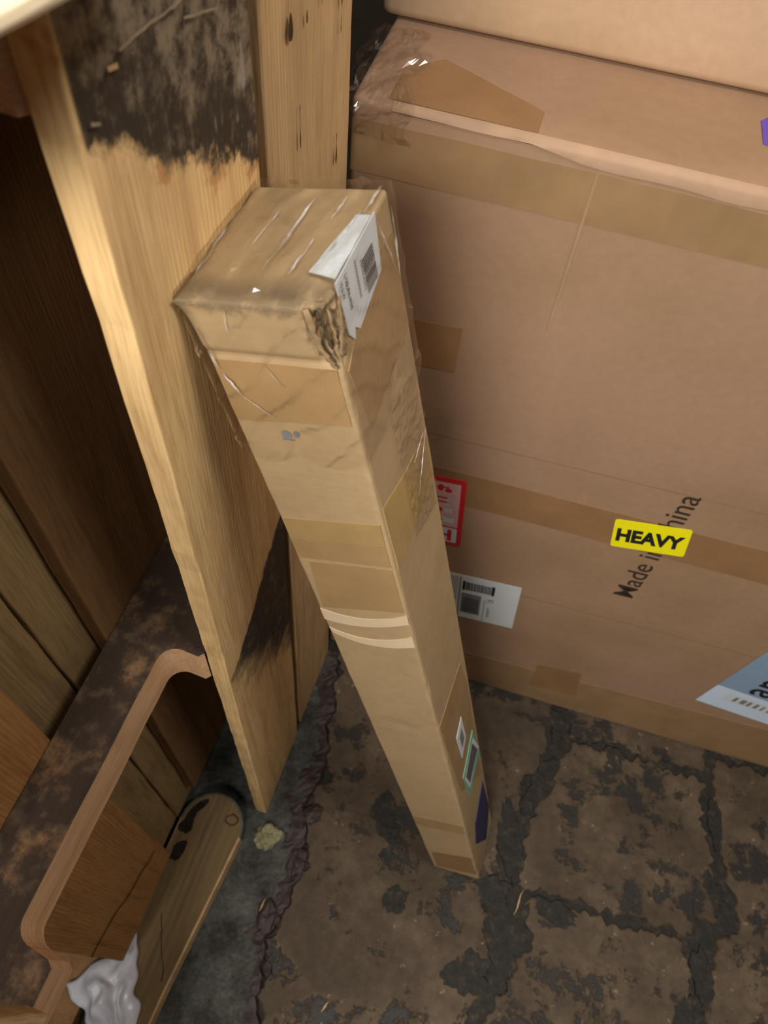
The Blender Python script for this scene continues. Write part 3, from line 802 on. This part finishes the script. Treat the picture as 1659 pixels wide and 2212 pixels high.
# blue grey courier label
ca = math.radians(-6.5)
cl = sub((0.6745, 0.2178), (math.cos(ca), math.sin(ca)), (-math.sin(ca)*0.4, math.cos(ca)))
lb = sheet('courier_label', FR, [cl(*p) for p in rect(0, 0, 0.40, 0.300)], M['lightblue'], big, h=0.0013); lb['label'] = 'blue grey courier label with white strip'
each('label_panel', FR, mapp(cl, [rect(-0.0002, 0.083, 0.40, 0.2955)]), M['bluegrey'], lb, h=0.0015)
pb = []; random.seed(9)
for i in range(16):
    x = 0.045+i*0.0125; pb.append(rect(x, 0.042, x+random.choice((0.004, 0.006, 0.009)), 0.060))
marks('barcode', FR, mapp(cl, pb), M['ink_soft'], lb, h=0.0016)
each('label_panel', FR, mapp(cl, [rect(0.030, 0.036, 0.34, 0.066)]), M['paper'], lb, h=0.00145)
az = sub((0.7600, 0.2990), (0.03, 1.0), (-1.0, 0.03))
lettering('lettering', 'amazon', FR, az, 0.235, 0.0340, M['ink'], lb, h=0.0017, bold=0.012)
# purple label on the top flap
lb = sheet('sticker', TP, [(0.3328, 0.101), (0.3420, 0.112), (0.43, 0.10), (0.43, 0.05), (0.3350, 0.066)], M['purple'], big, h=0.0007); lb['label'] = 'purple sticker on the top'
# crumpled clear film over the upper left corner
def film_corner():
    V = []; F = []; n = 30
    for j in range(n+1):
        for i in range(n+1):
            s, t = i/n, j/n
            x = -0.020+0.075*s*(1-0.25*t+0.35*noise.noise(Vector((t*5, 1, 1))))
            if t < 0.3: p = Vector((x, -0.003, BH-0.03+0.033*t/0.3)); nn = Vector((0, -1, 0))
            else: p = Vector((x, -0.003+0.122*(t-0.3)/0.7, BH+0.003)); nn = Vector((0, 0, 1))
            c_ = crumple(p, 26, 0.010, 4)
            p += nn*max(-0.001, c_)
            if s < 0.25: p.z -= (0.25-s)*0.10*(1 if t > 0.3 else 0.2) - crumple(p, 40, 0.02, 1); p.x += crumple(p, 34, 0.02, 8)
            V.append(p)
    for j in range(n):
        for i in range(n):
            q = j*(n+1)+i; F.append((q, q+1, q+n+2, q+n+1))
    o = mesh_obj('stretch_film', V, F, M['film_thick'], big); o['label'] = 'crumpled clear film over the corner'
film_corner()

# upper carton set back on the large one
UO = BO + BX*(-0.012) + BY*0.131 + Vector((0, 0, BH+0.0012))
up = empty('large_carton', xf(UO, (BX + BY*0.02).normalized(), (BY-BX*0.02).normalized(), (0, 0, 1)))
tag(up, 'lighter brown carton stacked on top of the large carton', 'cardboard box')
soft_carton('body', 0, 1.2, 0, 0.42, 0.0, 0.62, M['card_up'], up, r=0.009, bulge=0.0, seed=3)
UF = Face((0, 0, 0), (1, 0, 0), (0, 0, 1), (0, -1, 0))
sheet('tape', UF, ragged([(0.012, 0.095), (1.19, 0.10), (1.19, 0.16), (0.012, 0.155)], 0.04, 0.001, 2), M['tape_big'], up, h=0.0006)

# ------------------------------------------------------------------ tall slim carton leaning on the pallet
TO = Vector((0.1749, 0.2135, 0.0024)); TXv = Vector((0.9523, -0.1741, 0.2508)); TYv = Vector((0.1858, 0.9823, -0.0235))
TZv = TXv.cross(TYv).normalized(); TXv.normalize(); TYv = TZv.cross(TXv)
TO = TO + Vector((0.0042, 0.0, 0.0006))
tall = empty('tall_carton', xf(TO, TXv, TYv, TZv))
tag(tall, 'tall slim taped carton with crushed top corner leaning against the pallet', 'cardboard box')
W_, D_, H_ = 0.0829, 0.1039, 1.246
def tall_body():
    r = 0.0028
    xs = [0, 0.0012, r]+lin(r, 0.06, 8)[1:]+lin(0.06, W_-r, 12)[1:]+[W_-0.0012, W_]
    ys = [0, 0.0012, r]+lin(r, 0.03, 14)[1:]+lin(0.03, D_-r, 8)[1:]+[D_-0.0012, D_]
    zs = [0, 0.0012, r]+lin(r, 1.10, 60)[1:]+lin(1.10, 1.19, 14)[1:]+lin(1.19, H_-r, 30)[1:]+[H_-0.0012, H_]
    lo, hi = Vector((0, 0, 0)), Vector((W_, D_, H_))
    def f(p):
        p0 = p.copy()
        p = rounded(p, lo, hi, r)
        # wavy, slightly dented long edges
        wv = noise.noise(Vector((p0.z*12, 1, 0)))*0.0011+noise.noise(Vector((p0.z*45, 2, 0)))*0.0006
        if p0.x < 0.004: p.x += wv*0.9
        if p0.y < 0.004 and p0.x > W_-0.004: p.y += abs(wv)*1.2; p.x -= abs(wv)*1.2
        # the end bulges out a little where flaps fold over
        e = max(0.0, min(1.0, (p0.z-1.195)/0.035))
        if p0.x < 0.03: p.x -= 0.0018*e*(1-p0.x/0.03)
        if p0.y < 0.03 and p0.x < W_*0.85: p.y -= 0.0015*e
        # crease under the flap on the front
        if p0.y < 0.002: p.y += 0.0022*math.exp(-((p0.z-1.2055)/0.0035)**2) + 0.0012*math.exp(-((p0.z-0.668-p0.x*0.3)/0.006)**2)
        if p0.z > H_-0.02 and p0.x < 0.02 and p0.y < 0.02:
            q_ = (1-p0.x/0.02)*(1-p0.y/0.02)*(p0.z-H_+0.02)/0.02
            p.y -= 0.008*q_*q_; p.z += 0.004*q_*q_
        # sagging top
        if p0.z > H_-0.004:
            p.z += 0.0012*noise.noise(Vector((p0.x*40, p0.y*40, 3))) - 0.0018*math.exp(-(p0.y/0.012)**2)
        # crushed and split near corner
        g = math.exp(-((p0.z-1.228)/0.017)**2)
        dx, dy = W_-p0.x, p0.y
        k_ = math.exp(-((dx*dx+dy*dy)/(0.0095**2)))
        rough_ = 0.75+0.5*noise.noise(Vector((p0.z*190, dx*200, dy*200)))
        p.x -= 0.0150*g*k_*rough_; p.y += 0.0170*g*k_*rough_
        top_c = math.exp(-((dx*dx+dy*dy)/(0.013**2)))*max(0, (p0.z-1.225)/0.02)
        p.z -= 0.0060*top_c*rough_
        return p
    V, F = grid_box(xs, ys, zs, f)
    return mesh_obj('body', V, F, M['card_tall'], tall, smooth=False)
tall_body()
TFr = Face((0, 0, 0), (1, 0, 0), (0, 0, 1), (0, -1, 0))
TRt = Face((W_, 0, 0), (0, 1, 0), (0, 0, 1), (1, 0, 0))
TTp = Face((0, 0, H_), (1, 0, 0), (0, 1, 0), (0, 0, 1))
# tapes on the front
def ts(face, pts, mat, seed, h=0.0006, amp=0.0006, nm='tape'): return sheet(nm, face, ragged(pts, 0.012, amp, seed), M[mat], tall, h=h, th=0.0010)
ts(TFr, [(0.002, 1.152), (W_-0.003, 1.158), (W_-0.003, 1.2015), (0.002, 1.2010)], 'tape_tan', 1)
ts(TFr, [(0.003, 1.0495), (W_-0.003, 1.060), (W_-0.003, 1.034), (0.003, 1.0235)], 'tape_ochre', 2)
ts(TFr, [(0.003, 1.0225), (W_-0.003, 1.033), (W_-0.003, 1.007), (0.003, 0.9985)], 'tape_tan', 3)
ts(TFr, [(0.010, 0.994), (W_-0.003, 1.003), (W_-0.003, 0.940), (0.004, 0.922)], 'tape_tan', 4, h=0.0004)
def arc(a, b, c, n=12):
    out = []
    for i in range(n+1):
        t = i/n; out.append(tuple((1-t)*(1-2*t)*a[q]+4*t*(1-t)*b[q]+t*(2*t-1)*c[q] for q in (0, 1)))
    return out
ts(TFr, arc((0.0010, 0.9187), (0.040, 0.9150), (W_-0.001, 0.9360))+arc((W_-0.001, 0.9215), (0.040, 0.9010), (0.0010, 0.9000)), 'tape_scar', 5, nm='torn_streak')
ts(TFr, arc((0.0020, 0.8855), (0.040, 0.8780), (W_-0.001, 0.9000))+arc((W_-0.001, 0.8810), (0.040, 0.8665), (0.0040, 0.8760)), 'tape_scar', 6, nm='torn_streak')
ts(TFr, [(0.003, 0.312), (W_-0.003, 0.330), (W_-0.003, 0.285), (0.003, 0.265)], 'tape_tan', 7, h=0.0004)
ts(TFr, [(0.008, 0.110), (W_-0.004, 0.150), (W_-0.003, 0.035), (0.008, 0.012)], 'tape_brown', 8, h=0.0005)
# tapes on the aisle side
ts(TRt, [(0.006, 1.196), (0.0166, 1.139), (D_-0.003, 1.152), (D_-0.003, 1.222), (0.072, 1.224), (0.022, 1.206)], 'tape_tan', 9)
ts(TRt, [(0.004, 1.074), (0.0526, 1.0576), (0.0923, 1.052), (D_-0.003, 1.050), (D_-0.003, 0.998), (0.004, 0.998)], 'tape_ochre', 10)
ts(TRt, [(0.003, 0.694), (0.086, 0.681), (0.096, 0.60), (0.090, 0.30), (0.034, 0.40), (0.012, 0.45)], 'tape_tan', 11)
# crumpled loose film crossing the side tape
def loose(name, fn, n, m_, mat, lab=None):
    V = []; F = []
    for j in range(m_+1):
        for i in range(n+1): V.append(fn(i/n, j/m_))
    for j in range(m_):
        for i in range(n): q = j*(n+1)+i; F.append((q, q+1, q+n+2, q+n+1))
    o = mesh_obj(name, V, F, M[mat], tall)
    if lab: o['label'] = lab
    return o
loose('loose_film', lambda s, t: TRt.p(0.045+0.052*s, 0.985+0.15*t-0.02*s, 0.002+max(0, crumple(Vector((s*1.2, t*3, 0)), 4, 0.006, 3))), 14, 36, 'film')
# stretch film over the top end
def top_film():
    xs = lin(-0.0028, W_+0.0022, 30); ys = lin(-0.0035, D_+0.0025, 34); zs = lin(1.125, H_+0.0028, 36)
    c0 = Vector((W_/2, D_/2, 0))
    def f(p):
        top = p.z > H_+0.002
        a = crumple(p, 30, 0.0028, 6)
        if top:
            st_ = abs(math.sin((p.x*1.0-p.y*0.25)*110+1.6*noise.noise(p*22)))**10*0.0030*(0.4+abs(noise.noise(p*35+Vector((3, 1, 0)))))
            p.z += max(-0.0008, a*0.35+st_)
        d = Vector((p.x-c0.x, p.y-c0.y, 0)).normalized()
        if not top:
            dg_ = abs(math.sin((p.z*1.0-p.x*0.9+p.y*0.8)*95+1.5*noise.noise(p*25)))**14*0.0014
            p += d*max(-0.0006, a*0.45+dg_*0.8)
            if p.z < 1.14: p.z += 0.03*noise.noise(Vector((p.x*25, p.y*25, 1)))
        return p
    V, F = grid_box(xs, ys, zs, f)
    # drop the lower cap: the sleeve is open below
    keep = [q for q in F if not all(V[i].z < 1.17 and abs(V[i].z-V[q[0]].z) < 0.03 for i in q) or True]
    F2 = []
    nx, ny = len(xs)-1, len(ys)-1
    F2 = [q for i, q in enumerate(F) if not (i < 2*nx*ny and i % 2 == 0)]
    o = mesh_obj('stretch_film', V, F2, M['film'], tall); o['label'] = 'clear stretch film over the top end'
    def crease(face, a, b, r, seed, h=0.0026):
        n, m_ = 16, 6; V = []; F = []
        A_, B_ = Vector(a), Vector(b); d_ = (B_-A_).normalized(); pr = Vector((-d_.y, d_.x))
        for i in range(n+1):
            t = i/n; c_ = A_.lerp(B_, t)+pr*(0.0012*noise.noise(Vector((t*4, seed, 0))))
            rr = r*math.sin(math.pi*min(1, max(0.02, t*0.96+0.02)))**0.6*(0.55+0.9*abs(noise.noise(Vector((t*13, seed, 5)))))
            for j in range(m_+1):
                q = math.pi*j/m_
                V.append(face.p(*(c_+pr*math.cos(q)*rr*1.6), h+math.sin(q)*rr))
        for i in range(n):
            for j in range(m_): e_ = i*(m_+1)+j; F.append((e_, e_+1, e_+m_+2, e_+m_+1))
        mesh_obj('film_crease_glint', V, F, M['film_fold_glint'], o, smooth=True)  # raised fold, coloured whitish as a highlight streak
    for i, (a, b, r) in enumerate((((0.040, 0.020), (0.045, 0.088), 0.0010), ((0.0030, 0.014), (0.0020, 0.058), 0.0009), ((0.056, 0.018), (0.0585, 0.050), 0.0006),
            ((0.0685, 0.022), (0.0770, 0.078), 0.0008), ((0.0785, 0.076), (0.0805, 0.102), 0.0012), ((0.062, 0.068), (0.0635, 0.092), 0.0006), ((0.024, 0.040), (0.028, 0.075), 0.0005))):
        crease(TTp, a, b, r, i)
    for i, (a, b, r) in enumerate((((0.0075, 1.1930), (0.0150, 1.1755), 0.0007), ((0.015, 1.1755), (0.032, 1.1590), 0.0004), ((0.036, 1.2040), (0.045, 1.1860), 0.0004), ((0.0030, 1.2260), (0.0060, 1.1960), 0.0008), ((0.025, 1.2400), (0.022, 1.2250), 0.0004))):
        crease(TFr, a, b, r, i+20, 0.0030)
    for i, (a, b, r) in enumerate((((0.0996, 1.2380), (0.0960, 1.1920), 0.0007), ((0.0780, 1.2400), (0.0920, 1.2000), 0.0005), ((0.0960, 1.0580), (0.0600, 1.0180), 0.0007), ((0.0900, 1.0600), (0.0640, 1.0530), 0.0006))):
        crease(TRt, a, b, r, i+40, 0.0024)
top_film()
# bar-code label folded over the top edge
lab_bits = empty
tl = sheet('barcode_label', TTp, ragged([(0.0660, 0.022), (W_+0.0002, 0.018), (W_+0.0002, 0.074), (0.0745, 0.074)], 0.008, 0.0010, 3), M['paper'], tall, h=0.0022, th=0.0006)
tl['label'] = 'white bar-code label folded over the edge'
sd = sheet('label_fold', TRt, [(0.014, H_+0.0018), (0.078, H_+0.0018), (0.0725, 1.2145), (0.030, 1.2065), (0.0245, 1.2120), (0.0215, 1.2060), (0.016, 1.2135)], M['paper'], tl, h=0.0013, th=0.0008)
bars = []; random.seed(5); z = 1.2370
while z > 1.2155:
    w = random.choice((0.0004, 0.0007, 0.0011)); bars.append([(0.0490, z), (0.0660, z-0.0005), (0.0660, z-w-0.0005), (0.0490, z-w)]); z -= w+random.choice((0.0005, 0.0007))
marks('barcode', TRt, bars, M['ink'], tl, h=0.0016)
def row(txt, y0, z0, w, hh, mat='ink', bold=0.0):
    lettering('lettering', txt, TRt, sub((y0, z0), (-0.05, -1.0), (1.0, -0.05)), w, hh, M[mat], tl, h=0.0016, bold=bold)
row('X003SU9A72', 0.0465, 1.2390, 0.0190, 0.0024, 'ink_mid')
row('0000000000000', 0.0390, 1.2436, 0.0230, 0.0024, 'ink_mid')
row('L13SU9A-WHI', 0.0245, 1.2450, 0.0210, 0.0034, bold=0.01)
row('10.5 W', 0.0180, 1.2448, 0.0100, 0.0030)
# small labels near the foot
s1 = ts(TRt, [(0.0597, 0.5887), (0.0622, 0.5182), (0.0384, 0.5038), (0.0346, 0.5802)], 'paper', 20, h=0.0011, amp=0.0, nm='small_label'); s1['label'] = 'small white label near the foot'
marks('printed_block', TRt, [[(0.0535, 0.568), (0.0555, 0.53), (0.045, 0.524), (0.0425, 0.562)]], M['ink_soft'], s1, h=0.0014)
s2 = ts(TRt, [(0.0858, 0.4819), (0.0985, 0.3693), (0.0347, 0.3648), (0.0280, 0.4575)], 'green', 21, h=0.0013, amp=0.0, nm='small_label'); s2['label'] = 'green rimmed label near the foot'
each('label_panel', TRt, [[(0.0810, 0.470), (0.0965, 0.3960), (0.0400, 0.3800), (0.0300, 0.4480)]], M['paper'], s2, h=0.0016)
marks('printed_block', TRt, [[(0.0760, 0.460), (0.0900, 0.400), (0.0440, 0.392), (0.0360, 0.4400)]], M['ink_mid'], s2, h=0.0018)
s3 = ts(TRt, [(0.0900, 0.265), (0.0985, 0.104), (0.0621, 0.030), (0.0205, 0.160), (0.0350, 0.230)], 'navy', 22, h=0.0011, amp=0.0006, nm='printed_panel'); s3['label'] = 'dark navy printed panel near the foot'
# stencil smudge on the front
each('printed_mark', TFr, [oval(0.033, 1.143, 0.0035, 0.004), oval(0.040, 1.1445, 0.0022, 0.003), rect(0.029, 1.1380, 0.037, 1.1392)], M['ink_soft'], tall, h=0.0004)
# torn liner scraps round the split corner
def scrap(pts, bend, mat, seed):
    n = 8; V = []; F = []
    (ax_, ay, az_), (bx, by, bz) = pts
    for j in range(n+1):
        for i in range(4):
            t = j/n; s = i/3
            p = Vector((ax_, ay, az_)).lerp(Vector((bx, by, bz)), t)
            wv = 0.0065*(0.6+0.6*abs(noise.noise(Vector((t*6, seed, 1)))))
            p += Vector((bend[0]*s, bend[1]*s, bend[2]*s))*wv/0.006
            p += Vector((0.0012*noise.noise(Vector((t*9, s*3, seed))), -0.0012*abs(noise.noise(Vector((t*9, s*3, seed+5)))), 0.0014*noise.noise(Vector((t*8, s*2, seed+9)))))
            V.append(p)
    for j in range(n):
        for i in range(3): q = j*4+i; F.append((q, q+1, q+5, q+4))
    o = mesh_obj('torn_scrap', V, F, M[mat], tall, smooth=True)
    md = o.modifiers.new('thick', 'SOLIDIFY'); md.thickness = 0.0011; md.offset = 0
X1 = W_
scrap(((X1-0.0125, -0.0012, 1.2430), (X1-0.0105, -0.0012, 1.2130)), (0.0040, 0.0022, -0.0008), 'card_torn', 1)
scrap(((X1+0.0012, 0.0150, 1.2400), (X1+0.0012, 0.0120, 1.2200)), (0.0004, -0.0048, -0.0010), 'card_torn', 2)
scrap(((X1+0.0014, 0.0125, 1.2230), (X1+0.0008, 0.0070, 1.2080)), (-0.0012, -0.0052, 0.0010), 'card_torn', 3)
scrap(((X1-0.0100, -0.0010, 1.2190), (X1-0.0040, -0.0010, 1.2050)), (0.0036, 0.0004, -0.0024), 'card_torn', 4)
scrap(((X1-0.0075, 0.0050, 1.2390), (X1-0.0065, 0.0060, 1.2120)), (0.0024, -0.0022, 0.0010), 'card_dark', 6)
scrap(((X1-0.0040, 0.0085, 1.2360), (X1-0.0035, 0.0085, 1.2140)), (0.0022, -0.0030, 0.0012), 'card_torn', 7)

bpy.context.view_layer.update()
